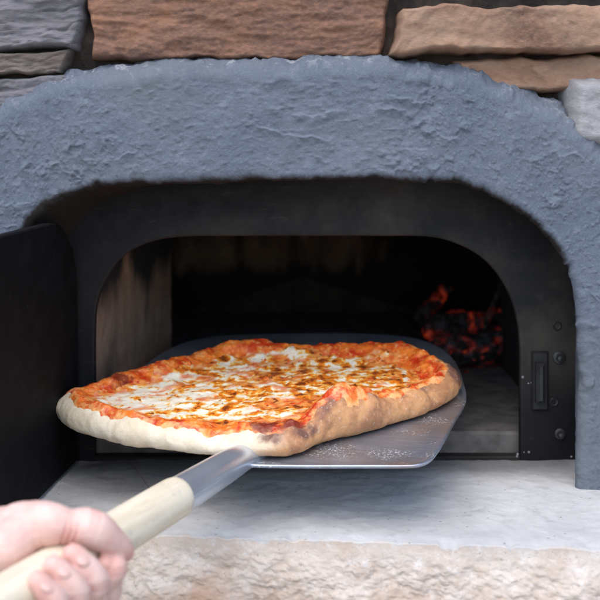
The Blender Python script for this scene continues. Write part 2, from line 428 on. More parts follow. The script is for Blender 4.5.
# rough mortar backing with an opening for the oven
def mortar_back():
    n, m = 240, 150
    X, Zz = np.meshgrid(np.linspace(-.80, .80, n), np.linspace(-.002, .66, m), indexing='ij')
    q = np.stack([X, X * 0, Zz], -1)
    Y = -.060 + fbm(q, 18, 5, 5) * .012
    V = np.stack([X, Y, Zz], -1).reshape(-1, 3)
    Fc = grid_faces(n, m); cx = V[Fc].mean(1)
    keep = ~((np.abs(cx[:, 0] - .01) < .36) & (cx[:, 2] < .36))
    Fc = Fc[keep].tolist()
    o = mesh_obj('mortar', V, Fc, MORTAR, wall); W(wall, o)
mortar_back()
def box(x0, x1, y0, y1, z0, z1):
    V = [(x0, y0, z0), (x1, y0, z0), (x1, y1, z0), (x0, y1, z0), (x0, y0, z1), (x1, y0, z1), (x1, y1, z1), (x0, y1, z1)]
    return V, [(0, 3, 2, 1), (4, 5, 6, 7), (0, 1, 5, 4), (1, 2, 6, 5), (2, 3, 7, 6), (3, 0, 4, 7)]
for x0, x1, z0, z1 in ((-.80, -.52, -.002, .66), (.52, .80, -.002, .66), (-.52, .52, .48, .66)):
    V, Fc = box(x0, x1, -.03, 1.0, z0, z1); W(wall, mesh_obj('wall_core', V, Fc, MORTAR, wall, smooth=False))
V, Fc = box(-.80, .80, -.15, 1.0, -1.0, -.13); W(wall, mesh_obj('base_course', V, Fc, ST_TAN, wall, smooth=False))

# ------------------------------------------------------------------ hearth: two slabs meeting at a diagonal joint
def seam_x(y):                                              # x of the joint at depth y
    Z = np.asarray(y - CY)
    return np.interp(-Z, [-1.45, -1.27, -1.1325, -1.078, -1.030, -1.0], [-.25, -.2039, -.1558, -.1590, -.1771, -.1790])
def hearth(name, left):
    nx, ntop, nfr = ((200 if left else 560), 220, 120)
    rows = []
    ts = np.concatenate([np.linspace(0, 1, ntop), 1 + np.linspace(0, 1, nfr + 1)[1:]])
    U = np.linspace(0, 1, nx) ** (1 if left else 1.0)
    P = np.zeros((nx, len(ts), 3)); top = np.zeros((nx, len(ts))); low = np.zeros_like(top); soot_shade = np.zeros_like(top)
    X_lin = np.zeros((nx, len(ts)))
    yb = .20
    for j, t in enumerate(ts):
        tt = min(t, 1); fz = max(0, t - 1)
        y0 = yb
        yc = yb + (-.242 - yb) * tt
        sx = float(seam_x(max(yc, -.25))) + (-.0001 if left else .0001)
        x = (-.85 + (sx + .85) * U) if left else (sx + (.85 - sx) * U)
        edge = -.242 - .087 * (x - .0)                       # the front edge is not quite square to the wall
        y = yb + (edge - yb) * tt
        P[:, j, 0] = x; P[:, j, 1] = y; P[:, j, 2] = -.115 * fz
        d = (y - edge)
        top[:, j] = 1 if fz == 0 else 0
        low[:, j] = fz
        X_lin[:, j] = x
        soot_shade[:, j] = sstep(-.13, .02, y) * .55 + .5 * sstep(-.10, 0, y) * sstep(.31, .27, np.abs(x - .02))
    q = P.copy(); q[..., 0] += 0
    relief = fbm(q, 14, 3, 8) * .0016 + fbm(q, 60, 4, 9) * .0007
    tcoord = ts[None, :]
    isfr = (tcoord > 1)
    fz = np.clip(tcoord - 1, 0, 1) * np.ones_like(relief)
    # split face: facets, ledges and hollows that grow away from the edge
    split = fbm(P * np.array([1, 1, 1.6]), 16, 6, 31, .62) * .012
    led = fbm(P * np.array([1, 1, 2.5]), 9, 3, 77)
    split = fbm(P, 13, 3, 31, .5) * .0075 + fbm(P * np.array([1, 1, 1.2]), 40, 3, 32, .5) * .0010 + fbm(P, 130, 4, 55, .7) * .0019
    near = sstep(.94, 1.0, np.minimum(tcoord, 1) * np.ones_like(relief))
    chip = np.maximum(0, fbm(np.stack([P[..., 0], P[..., 0] * 0, P[..., 0] * 0], -1), 40, 4, 3)) * .006 + .0015
    P[..., 2] += np.where(isfr, 0, relief - near ** 3 * chip)
    P[..., 2] -= np.where(isfr, chip * (1 - fz), 0)
    P[..., 1] += np.where(isfr, split * sstep(0, .25, fz) * 1.0 - .012 * sstep(.0, .5, fz) + .02 * sstep(.6, 1, fz), 0)
    if left: P[..., 2] -= .0006
    top2 = np.where(isfr, .45 * (1 - sstep(0, .12, fz)), 1 - .45 * near ** 2)
    V = P.reshape(-1, 3); Fc = grid_faces(nx, len(ts)).tolist()
    n0 = len(V); J = len(ts)
    # sides and underside: a real slab
    bot = V.copy().reshape(nx, J, 3)[:, [0, -1]].copy(); bot[:, 0, 2] = -.128; bot[:, 1, 2] = -.128; bot[:, 1, 1] += .01
    V = np.vstack([V, bot.reshape(-1, 3)])
    for i in range(nx - 1):
        a, b = i * J + J - 1, (i + 1) * J + J - 1
        Fc.append((a, n0 + i * 2 + 1, n0 + i * 2 + 3, b)); Fc.append((n0 + i * 2, n0 + i * 2 + 2, n0 + i * 2 + 3, n0 + i * 2 + 1))
    for i in (0, nx - 1):
        b_ = len(V); up_ = V[i * J:(i + 1) * J].copy(); dn_ = up_.copy(); dn_[:, 2] = -.127   # own vertices: a sharp arris
        V = np.vstack([V, up_, dn_])
        for j in range(J - 1):
            f_ = (b_ + j, b_ + j + 1, b_ + J + j + 1, b_ + J + j); Fc.append(f_ if i == 0 else f_[::-1])
    z2 = np.zeros(len(V) - n0)
    return mesh_obj(name, V, Fc, HEARTH, None, attrs={'top': np.concatenate([top2.ravel(), z2]), 'low': np.concatenate([low.ravel(), z2 + 1]), 'soot_shade': np.concatenate([soot_shade.ravel(), z2])})
tag(hearth('hearth_slab', False), 'broad pale hearth slab with rough split sandstone edge under the pizza', 'hearth slab', 'hearth slabs in front of the oven')
tag(hearth('hearth_slab', True), 'smaller bluish grey hearth slab beside the open black door, left of the joint', 'hearth slab', 'hearth slabs in front of the oven')

# ------------------------------------------------------------------ pizza oven
oven = empty('pizza_oven', (0, .3, 0))
tag(oven, 'arched outdoor pizza oven with rough grey plaster surround and open black steel door', 'pizza oven')

def surround():
    inn = [(12, 490), (12, 360), (14, 290), (19, 250), (30, 226), (60, 203), (95, 189), (140, 183), (220, 181), (320, 181), (410, 180), (455, 182),
           (490, 193), (520, 211), (545, 234), (564, 260), (575, 290), (580, 330), (581, 410), (579, 491)]
    out = [(-85, 490), (-88, 360), (-84, 260), (-66, 180), (-42, 135), (0, 97), (45, 76), (95, 65), (200, 57), (310, 54), (410, 56), (460, 64),
           (510, 80), (556, 104), (600, 135), (632, 175), (655, 230), (666, 310), (668, 410), (668, 492)]
    bak = [(58, 460), (58, 370), (59, 290), (63, 250), (72, 230), (96, 206), (128, 192), (165, 184), (230, 180), (320, 179), (405, 178), (450, 179),
           (490, 187), (520, 203), (545, 226), (562, 252), (572, 285), (576, 325), (577, 400), (577, 461)]
    N = 1100
    def cur(p, Z): return spline([px(x, y, Z) for x, y in p], N)
    I, O, B = cur(inn, 1.145), cur(out, 1.145), cur(bak, 1.25)
    s = np.linspace(0, 60, N); ss = np.stack([s, s * 0, s * 0], -1)
    rag = (np.maximum(0, fbm(ss, .55, 3, 4)) * .006 - .001)
    dirv = O - I; dirv[:, 1] = 0; L = np.linalg.norm(dirv, axis=1, keepdims=True); dirv = dirv / L
    I = I + dirv * rag[:, None]
    O = O + dirv * (fbm(ss, .35, 2, 14) * .006)[:, None]
    dirv = O - I; dirv[:, 1] = 0; L = np.linalg.norm(dirv, axis=1, keepdims=True); dirv = dirv / L
    yf = I[0, 1]
    cols = []; reg = []
    rc, ro = .010, .026
    for t in np.linspace(0, 1, 28):                         # reveal, from the frame forward
        p = B * (1 - t) + I * t; p[:, 1] = -.0015 + (yf + rc + .0015) * t
        cols.append(p); reg.append(0)
    for a in np.linspace(0, math.pi / 2, 9)[1:]:            # rounded inner arris
        p = I + dirv * (rc * (1 - math.cos(a))); p[:, 1] = yf + rc - rc * math.sin(a)
        cols.append(p); reg.append(.5)
    for t in np.linspace(0, 1, 150)[1:]:                    # face
        p = I + dirv * (rc + (L - rc - ro) * t); p[:, 1] = yf
        cols.append(p); reg.append(1)
    for a in np.linspace(0, math.pi / 2, 16)[1:]:           # outer rim, feathered back on to the stones
        p = O - dirv * (ro * (1 - math.sin(a))); p[:, 1] = yf + .034 * (1 - math.cos(a))
        cols.append(p); reg.append(2)
    P = np.stack(cols, 1); reg = np.array(reg)
    n = grid_normals(P)
    q = np.stack([P[..., 0], P[..., 1], P[..., 2]], -1)
    # trowelled plaster: soft undulation, skip-trowel plateaus with crumbly edges, fine grit
    wv = np.stack([fbm(q, 13, 3, 40), fbm(q, 13, 3, 41), fbm(q, 13, 3, 42)], -1)
    qq = q * np.array([1, 1, 1.7]) + wv * .020
    rimw = np.where(reg == 2, np.cumsum(reg == 2) / 15.0, 0.)[None, :]
    und = fbm(q, 7, 2, 50) * .0028 + (fbm(q, 38, 4, 51, .6) * .0042 + fbm(q, 100, 3, 52) * .0016) * np.minimum(1, rimw * 1.6)
    # skip-trowel crumbs: short wavy ridges in rows, each rising softly from one side and breaking off on the other
    row = q[..., 2] * 30 + fbm(q, 8, 2, 60) * 1.1 + fbm(q, 34, 3, 61, .55) * .42 + fbm(q, 110, 2, 62) * .10
    fr_ = row - np.floor(row)
    gate = sstep(.02, .30, noise(q, 21, 66) * .8 + noise(q, 8, 67) * .6) * sstep(-.35, .1, noise(q, 70, 68) + .25)
    saw = fr_ ** 3 * (1 - sstep(.90, 1.0, fr_))
    plat = saw * .0042 * gate
    lip = (np.maximum(0, fbm(q, 52, 4, 63, .6) - .22) * .0050) * sstep(-.1, .3, noise(q, 11, 69)) + fbm(q, 22, 3, 64) * .0012
    grit = np.maximum(0, fbm(q, 150, 3, 80) - .1) * .0017 + fbm(q, 55, 3, 84) * .0007
    pits = -sstep(.42, .6, noise(q, 120, 81)) * .0008
    amp = np.where(reg == 0, .45, np.where(reg == .5, .7, 1.0))[None, :]
    disp = und + (plat + lip + grit + pits) * amp
    sgn = np.sign((n[..., 1]).mean()) or 1
    n[:, reg == 1] = (0, sgn, 0)
    for _ in range(6): n[:, 1:-1] = (n[:, :-2] + n[:, 1:-1] + n[:, 2:]) / 3
    n /= np.linalg.norm(n, axis=-1, keepdims=True) + 1e-9
    disp[:, 1:-1] = (disp[:, :-2] + 2 * disp[:, 1:-1] + disp[:, 2:]) / 4
    P = P + n * (-sgn * disp)[..., None] if sgn > 0 else P + n * disp[..., None]
    X, Zz = q[..., 0], q[..., 2]
    soot_shade = np.where(reg[None, :] == 0, .95, 0) * np.ones_like(X)
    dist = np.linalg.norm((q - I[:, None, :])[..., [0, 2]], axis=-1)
    soot_shade = np.where(reg[None, :] > 0, .95 * np.exp(-dist / .010) - .05, soot_shade)
    # the right jamb stayed clean, the upper left corner is scorched
    clean = sstep(.22, .275, X) * sstep(.26, .20, Zz)
    scorch = np.exp(-(((X + .262) / .038) ** 2 + ((Zz - .285) / .030) ** 2))
    soot_shade = soot_shade * (1 - clean) + .55 * scorch
    o = mesh_obj('plaster_surround', P.reshape(-1, 3), grid_faces(*P.shape[:2]), PLASTER, oven, attrs={'soot_shade': soot_shade, 'rim': rimw ** 1.5 * np.ones_like(X)}); W(oven, o)
surround()

def arch_pts(pts, Z, n): return spline([px(x, y, Z) for x, y in pts], n)
def frame():
    inn = [(95, 466), (95, 400), (95, 330), (98, 300), (108, 276), (124, 256), (148, 243), (180, 237), (240, 236), (310, 236), (380, 236), (430, 237), (462, 246), (488, 263),
           (506, 288), (516, 315), (520, 345), (520, 400), (520, 466)]
    out = [(40, 466), (40, 400), (40, 300), (46, 255), (62, 225), (85, 200), (120, 182), (165, 172), (240, 168), (310, 168), (390, 168), (450, 169), (500, 180), (535, 200),
           (562, 235), (580, 275), (586, 325), (588, 400), (588, 466)]
    N = 260
    I, O = arch_pts(inn, 1.25, N), arch_pts(out, 1.25, N)
    th = .008; be = .0015
    cols = [I + [0, th, 0], I + [0, be, 0]]
    d = O - I; L = np.linalg.norm(d, axis=1, keepdims=True); d = d / L
    cols.append(I + d * be)
    for t in np.linspace(0, 1, 40)[1:]: cols.append(I + d * (be + (L - be) * t))
    cols.append(O + [0, th, 0])
    P = np.stack(cols, 1)
    soot_shade = sstep(.17, .05, P[..., 2]) * .7 + sstep(.26, .31, P[..., 2]) * .45 + sstep(.12, -.2, P[..., 0]) * .6  # soffit and door shade painted at top and left; foot darker too
    o = mesh_obj('steel_frame', P.reshape(-1, 3), grid_faces(*P.shape[:2]), STEEL, oven, attrs={'soot_shade': np.clip(soot_shade, 0, 1)}); W(oven, o)
    # threshold strip joining the two legs
    return o
fr = frame()
def disc(path_c, r, depth, seg=20, dome=0.):
    """a round head standing proud of the frame by depth (towards the camera)"""
    V = []; Fc = []
    prof = [(r, 0.0006), (r, -depth * .7), (r * .82, -depth), (0.0001, -depth - dome)]
    for rr, yy in prof:
        for k in range(seg):
            a = 2 * math.pi * k / seg; V.append((path_c[0] + rr * math.cos(a), path_c[1] + yy, path_c[2] + rr * math.sin(a)))
    for i in range(len(prof) - 1):
        for k in range(seg):
            k2 = (k + 1) % seg; Fc.append((i * seg + k, i * seg + k2, (i + 1) * seg + k2, (i + 1) * seg + k))
    return V, Fc
for (x, y, r, dep, dome, m_) in ((559, 357.5, .0074, .002, 0, BOLT), (560, 434, .0066, .002, 0, BOLT)):
    V, Fc = disc(px(x, y, 1.25), r, dep); washer = mesh_obj('washer', V, Fc, m_, fr); W(oven, washer); washer.matrix_parent_inverse = Matrix.Identity(4)
    c = px(x, y, 1.25); c[1] -= .002
    V, Fc = disc(c, .0042, .006, 6, .001); mesh_obj('bolt', V, Fc, m_, fr, smooth=False)
for (x, y) in ((557, 326), (554, 402)):
    V, Fc = disc(px(x, y, 1.25), .0052, .0012, 18, -.0035); mesh_obj('bolt_hole', V, Fc, BLACK, fr)
# latch: a recessed-looking keeper with a rounded bar
def rbox(x0, x1, y0, y1, z0, z1, b=.002):
    """box whose front edges are bevelled (front is low y)"""
    V = [(x0, y1, z0), (x1, y1, z0), (x1, y1, z1), (x0, y1, z1), (x0, y0 + b, z0), (x1, y0 + b, z0), (x1, y0 + b, z1), (x0, y0 + b, z1),
         (x0 + b, y0, z0 + b), (x1 - b, y0, z0 + b), (x1 - b, y0, z1 - b), (x0 + b, y0, z1 - b)]
    Fc = [(0, 1, 2, 3), (8, 11, 10, 9)]
    for a in (0, 4):
        for k in range(4): Fc.append((a + k, a + 4 + k, a + 4 + (k + 1) % 4, a + (k + 1) % 4))
    return V, Fc
a, b = px(531, 410, 1.25), px(548, 351, 1.25)
V, Fc = rbox(a[0], b[0], -.004, .0006, a[2], b[2]); mesh_obj('latch_plate', V, Fc, BLACK, fr, smooth=False)
a, b = px(535, 402, 1.245), px(544, 362, 1.245)
V, Fc = rbox(a[0], b[0], -.015, -.0038, a[2], b[2], .0035); mesh_obj('latch_bar', V, Fc, mat_plain('worn_latch_bar', (.035, .036, .040), .35, .4), fr, smooth=False)
# plaster splashes on the frame's foot
rs = random.Random(4)
for k in range(9):
    c = px(rs.choice([518, 524, 530, 566, 570, 572]) + rs.uniform(-2, 2), rs.choice([455, 450, 453, 378, 384]) + rs.uniform(-2, 2), 1.25)
    V, Fc = disc(c, rs.uniform(.0006, .0016), .0008, 9); mesh_obj('plaster_splash', V, Fc, mat_plain('plaster_splash', (.2, .2, .21), .9) if k == 0 else bpy.data.materials['plaster_splash'], fr)

# chamber: left cheek, dome, floor
def chamber():
    rings = [(1.258, -.255, .290, .285, .12), (1.40, -.255, .300, .285, .12), (1.63, -.255, .300, .295, .12), (1.632, -.42, .44, .36, .18), (1.95, -.42, .44, .36, .2), (2.06, -.36, .38, .31, .2), (2.10, -.25, .27, .22, .15)]
    n = 60; P = []
    def arch(xl, xr, h, r):
        pts = []
        for k in range(10): pts.append((xl, .02 + (h - r - .02) * k / 9))
        for k in range(1, 20):
            a = math.pi - math.pi / 2 * k / 20; pts.append((xl + r + r * math.cos(a), h - r + r * math.sin(a)))
        for k in range(10): pts.append((xl + r + (xr - xl - 2 * r) * k / 9, h))
        for k in range(1, 20):
            a = math.pi / 2 - math.pi / 2 * k / 20; pts.append((xr - r + r * math.cos(a), h - r + r * math.sin(a)))
        for k in range(10): pts.append((xr, .02 + (h - r - .02) * (1 - k / 9)))
        return pts
    for Z, xl, xr, h, r in rings: P.append([(x, Z + CY, z) for x, z in arch(xl, xr, h, r)])
    P = np.array(P)
    # subdivide between rings
    Q = []
    for i in range(len(P) - 1):
        for t in np.linspace(0, 1, 14)[:-1]: Q.append(P[i] * (1 - t) + P[i + 1] * t)
    Q.append(P[-1]); last = P[-1].copy()
    c = np.array([.01, last[0, 1] + .005, .1])
    for t in (.35, .7, .999): Q.append(last * (1 - t) + c * t)
    P = np.array(Q)
    P = P + fbm(P, 30, 4, 6)[..., None] * .003
    soot_shade = np.clip(.55 + .4 * sstep(.1, .3, P[..., 2]) + .3 * sstep(.1, .3, P[..., 0]), 0, 1)  # sooty dome, plus shade painted on the right side
    back = sstep(.75, .84, P[..., 1]); soot_shade = soot_shade * (1 - back) + (.50 + .5 * sstep(.14, .06, P[..., 2]) + .4 * sstep(.12, .2, P[..., 0])) * back  # right of the back wall darkened by the same painted shade
    o = mesh_obj('oven_chamber', P.reshape(-1, 3), grid_faces(*P.shape[:2]), BRICK, oven, attrs={'soot_shade': soot_shade}); W(oven, o)
    # left cheek: two firebrick faces, the outer splayed
    pts = [(px(93, 0, 1.262)[0], 1.262), (px(121, 0, 1.37)[0], 1.37), (px(127, 0, 1.375)[0] , 1.40), (px(172, 0, 1.60)[0], 1.60), (-.30, 1.63)]
    dense = []
    for i in range(len(pts) - 1):
        for t in np.linspace(0, 1, 24)[:-1]: dense.append(np.array(pts[i]) * (1 - t) + np.array(pts[i + 1]) * t)
    dense.append(np.array(pts[-1])); dense = np.array(dense)
    zs = np.linspace(.015, .292, 60)
    P = np.zeros((len(dense), 60, 3)); P[..., 0] = dense[:, None, 0]; P[..., 1] = dense[:, None, 1] + CY; P[..., 2] = zs[None, :]
    P[..., 0] += fbm(P, 40, 4, 12) * .0015
    px_ = HX + F * dense[:, 0] / dense[:, 1]
    streak = np.exp(-((px_ - 126) / 4.5) ** 2)
    soot_shade = .17 + .85 * sstep(.15, .25, P[..., 2]) + .22 * np.exp(-((px_[:, None] - 106) / 9) ** 2) + .55 * np.exp(-((px_[:, None] - 145) / 10) ** 2) * sstep(.08, .22, P[..., 2]) - .55 * streak[:, None]
    o = mesh_obj('firebrick_cheek', P.reshape(-1, 3), grid_faces(*P.shape[:2]), BRICK, oven, attrs={'soot_shade': soot_shade}); W(oven, o)
    V, Fc = rbox(-.42, .44, 1.268 + CY, 2.12 + CY, -.02, .0275, .003)
    o = mesh_obj('oven_floor', V, Fc, FLOORM, oven, smooth=False); W(oven, o)
    V, Fc = rbox(-.236, .2525, 1.2505 + CY, 1.2655 + CY, -.002, .004, .001)
    o = mesh_obj('sill_strip', V, Fc, STEEL, oven, smooth=False, attrs={'soot_shade': [.5] * 12}); W(oven, o)
    # dark roof over the whole chamber keeps daylight out
    o = mesh_obj('outer_shell', *box(-.519, .519, .0085, 1.0, .37, .479), MORTAR, oven, smooth=False); W(oven, o)
    for x0, x1 in ((-.519, -.425), (.445, .519)):
        o = mesh_obj('outer_shell', *box(x0, x1, .0085, 1.0, -.002, .369), MORTAR, oven, smooth=False); W(oven, o)
    o = mesh_obj('outer_shell', *box(-.424, .444, .88, 1.0, -.002, .369), MORTAR, oven, smooth=False); W(oven, o)
chamber()

# door, swung open past square on the left jamb
def door():
    h = np.array([-.2525, 1.238 + CY]); e = np.array([-.2836, .905 + CY]); d = (e - h); Ld = np.linalg.norm(d); d /= Ld
    nrm = np.array([-d[1], d[0]])
    if nrm[0] < 0: nrm = -nrm                               # the face turned to the opening
    z0, z1, r = .003, .280, .09
    pts = [(0, z0), (Ld, z0)]
    for k in range(13): a = math.pi / 2 * k / 12; pts.append((Ld - r + r * math.cos(a), z1 - r + r * math.sin(a)))
    for k in range(13): a = math.pi / 2 + math.pi / 2 * k / 12; pts.append((r + r * math.cos(a), z1 - r + r * math.sin(a)))
    def ring(off, sh):
        out = []
        c = np.array([Ld / 2, (z0 + z1) / 2])
        for s_, z in pts:
            s2 = s_ + (sh if s_ < Ld / 2 else -sh); z2 = z + (sh if z < c[1] else -sh)
            p = h + d * s2 - nrm * off; out.append((p[0], p[1], z2))
        return out
    R = [ring(0, .0015), ring(.0015, 0), ring(.010, 0), ring(.0115, .0015)]
    V = [p for rg in R for p in rg]; k = len(pts)
    Fc = [tuple(range(k)), tuple(range(3 * k, 4 * k))[::-1]]
    for i in range(3):
        for j in range(k): Fc.append((i * k + j, i * k + (j + 1) % k, (i + 1) * k + (j + 1) % k, (i + 1) * k + j))
    o = mesh_obj('door', V, Fc, DOOR, oven, smooth=False); W(oven, o)
    for z in (.055, .20):
        hp = h - d * .002 - nrm * .009
        V, Fc = tube([(hp[0] - .004, hp[1], z), (hp[0] - .004, hp[1], z + .045)], [.0065, .0065], 14)
        mesh_obj('hinge', V, Fc, DOOR, o)
    p0 = h + d * (Ld * .82) - nrm * .0115
    path = [p0 + np.array([0, 0]), p0 - nrm * .035, p0 - nrm * .035, p0]
    V, Fc = tube([(path[0][0], path[0][1], .10), (path[1][0], path[1][1], .105), (path[2][0], path[2][1], .185), (path[3][0], path[3][1], .19)], [.006] * 4, 12)
    mesh_obj('handle', V, Fc, DOOR, o)
door()

# ------------------------------------------------------------------ the fire: charred logs and a bed of embers
def log(pa, pb, r, seed, label):
    pa, pb = np.array(pa), np.array(pb); n, seg = 46, 30
    ax = (pb - pa) / np.linalg.norm(pb - pa); u = np.cross(ax, [0, 0, 1.0]); u /= np.linalg.norm(u); v = np.cross(u, ax)
    P = np.zeros((n, seg, 3))
    for i in range(n):
        t = i / (n - 1); rr = r * (.35 + .65 * min(1, min(t, 1 - t) * 9) ** .5) * (1 - .2 * t)
        for k in range(seg):
            a = 2 * math.pi * k / seg; P[i, k] = pa + (pb - pa) * t + (u * math.cos(a) + v * math.sin(a)) * rr
    c = pa + (pb - pa) * np.linspace(0, 1, n)[:, None]
    dirs = P - c[:, None]; P = c[:, None] + dirs * (1 + fbm(P, 30, 4, seed) * .28)[..., None]
    V = P.reshape(-1, 3); Fc = grid_faces(n, seg, wrap_m=True).tolist(); Fc += [tuple(range(seg))[::-1], tuple((n - 1) * seg + k for k in range(seg))]
    return tag(mesh_obj('charred_log', V, Fc, CHAR), label, 'log', 'charred logs in the fire')
log(px(430, 352, 1.60), px(545, 345, 1.66), .026, 3, 'charred log glowing red along its side, lowest in the embers')
log(px(424, 330, 1.74), px(545, 318, 1.80), .024, 5, 'charred log lying across the back of the ember bed')
log(px(416, 322, 1.84), px(450, 286, 1.90), .014, 8, 'short burnt stub leaning up behind the embers')
log(px(484, 330, 1.66), px(502, 281, 1.72), .0045, 9, 'thin ash grey stick standing upright in the embers')
def ember_bed():
    rr = random.Random(12); V = []; Fc = []
    for k in range(80):
        Z = rr.uniform(1.56, 1.92); x0 = rr.gauss(.26, .06)
        if x0 < .19 or x0 > .36: continue
        s_ = rr.uniform(.004, .012); lift = rr.random() ** 2 * .045 * max(0, 1 - abs(x0 - .25) / .13)
        c = np.array([x0, Z + CY, .028 + s_ * .7 + lift]); b = len(V)
        n, m = 8, 6; Pg = []
        for i in range(m + 1):
            for j in range(n):
                th, ph = 2 * math.pi * j / n, math.pi * i / m
                Pg.append((math.sin(ph) * math.cos(th), math.sin(ph) * math.sin(th), math.cos(ph)))
        Pg = np.array(Pg); q = Pg + k * 3.3
        Pg = Pg * (1 + noise(q, 1.3, k) * .5)[:, None] * np.array([s_ * rr.uniform(.8, 1.5), s_ * rr.uniform(.8, 1.3), s_ * rr.uniform(.6, .9)])
        V += list(Pg + c)
        for i in range(m):
            for j in range(n): Fc.append((b + i * n + j, b + i * n + (j + 1) % n, b + (i + 1) * n + (j + 1) % n, b + (i + 1) * n + j))
    o = mesh_obj('embers', V, Fc, EMBER, smooth=False); tag(o, 'heap of dim red glowing embers at the right of the oven floor', 'embers', kind='stuff')
ember_bed()

# ------------------------------------------------------------------ pizza peel
J3 = px(240, 459.5, 1.046)                                   # where the socket meets the blade
E3 = px(20, 594, .74)
axis = (E3 - J3) / np.linalg.norm(E3 - J3)                 # down the handle, towards the hand
HEND = J3 + axis * .668
peel = empty('pizza_peel', tuple(HEND))
tag(peel, 'metal pizza peel with pale wooden handle held under the pizza', 'pizza peel')
def blade():
    near = [pl(x, y) for x, y in ((228, 463), (250, 466), (300, 467), (360, 467), (402, 467), (418, 466), (428, 462.5), (435, 456), (443, 444), (455, 422), (466, 402))]
    far = [(.190, 1.27 + CY), (.192, 1.34 + CY), (.182, 1.41 + CY), (.15, 1.465 + CY), (.08, 1.495 + CY), (0, 1.505 + CY)] + [pl(x, y) for x, y in ((250, 335.5), (218, 337), (190, 342), (172, 349), (152, 361))]
    left = [(-.214, 1.27 + CY), (-.205, 1.225 + CY), (-.188, 1.185 + CY), (-.150, 1.145 + CY), (-.105, 1.100 + CY)]
    o = [np.array(p) for p in near + far + left]
    o = spline(o + [o[0]], 240)[:-1]
    c = o.mean(0); V = []; Fc = []; k = len(o)
    def pt(p, h): return (p[0], p[1], plane_z(p[0], p[1]) + h)
    prof = [(1.0, .0000), (1.0, .0012), (.995, .0016), (.975, .0004), (.93, 0.0), (.6, 0), (.3, 0)]   # thin sheet with a slight turned lip
    for s_, h in prof:
        for p in o: V.append(pt(c + (p - c) * s_, h))
    nb = len(prof)
    for i in range(nb - 1):
        for j in range(k): Fc.append((i * k + j, i * k + (j + 1) % k, (i + 1) * k + (j + 1) % k, (i + 1) * k + j))
    V.append(pt(c, 0)); ci = len(V) - 1
    for j in range(k): Fc.append(((nb - 1) * k + j, (nb - 1) * k + (j + 1) % k, ci))
    b = len(V)                                              # underside
    for p in o: V.append(pt(c + (p - c) * .998, -.0016))
    V.append(pt(c, -.0016)); cb = len(V) - 1
    for j in range(k):
        Fc.append((j, b + j, b + (j + 1) % k, (j + 1) % k)); Fc.append((b + (j + 1) % k, b + j, cb))
    W(peel, mesh_obj('blade', V, Fc, ALU, peel))
blade()
SOCK = mat_plain('polished_socket_aluminium', (.60, .64, .70), .26, .72, 60, .05, .10)
JJ = J3 + np.array([0, 0, .001])
sp = JJ - axis * .055; sp[2] = plane_z(sp[0], sp[1]) + .002
pts = [sp, JJ - axis * .028 + np.array([0, 0, -.001]), JJ, JJ + axis * .03, JJ + axis * .09, JJ + axis * .165]
rad = [(.020, .003), (.0185, .009), (.0155, .0125), (.0150, .0148), (.0160, .0160), (.0168, .0168)]
n = 40; t = np.linspace(0, 1, n); pp = spline(pts, n); rr2 = spline(rad, n)
V, Fc = tube([Vector(p) for p in pp], [tuple(r) for r in rr2], 36); W(peel, mesh_obj('socket', V, Fc, SOCK, peel))
# two weld ribs running from the socket on to the blade
for sx in (-1, 1):
    side = np.cross(axis, [0, 0, 1.0]); side /= np.linalg.norm(side)
    p0 = JJ + side * sx * .0145 + np.array([0, 0, -.004]); p1 = JJ - axis * .05 + side * sx * .030; p1[2] = plane_z(p1[0], p1[1]) + .001
    V, Fc = tube([p0, (p0 + p1) / 2 - [0, 0, .002], p1], [.0012] * 3, 8); W(peel, mesh_obj('weld_rib', V, Fc, ALU, peel))
hp = JJ + axis * .118
L_ = .55
ts = [0, .0012, .004, .010, .02, .06, .12, .2, .3, .4, L_ - .02, L_ - .006, L_]
rd = [x * .95 for x in (.0150, .0172, .0183, .0187, .0188, .0189, .0189, .0188, .0186, .0184, .0182, .016, .010)]
hs = np.linspace(0, L_, 160); rh = np.interp(hs, ts, rd)
HZ = lambda s_: JJ + axis * (.118 + s_)
V, Fc = tube([Vector(HZ(s_)) for s_ in hs], [float(r) for r in rh], 48); W(peel, mesh_obj('handle', V, Fc, WOOD, peel))

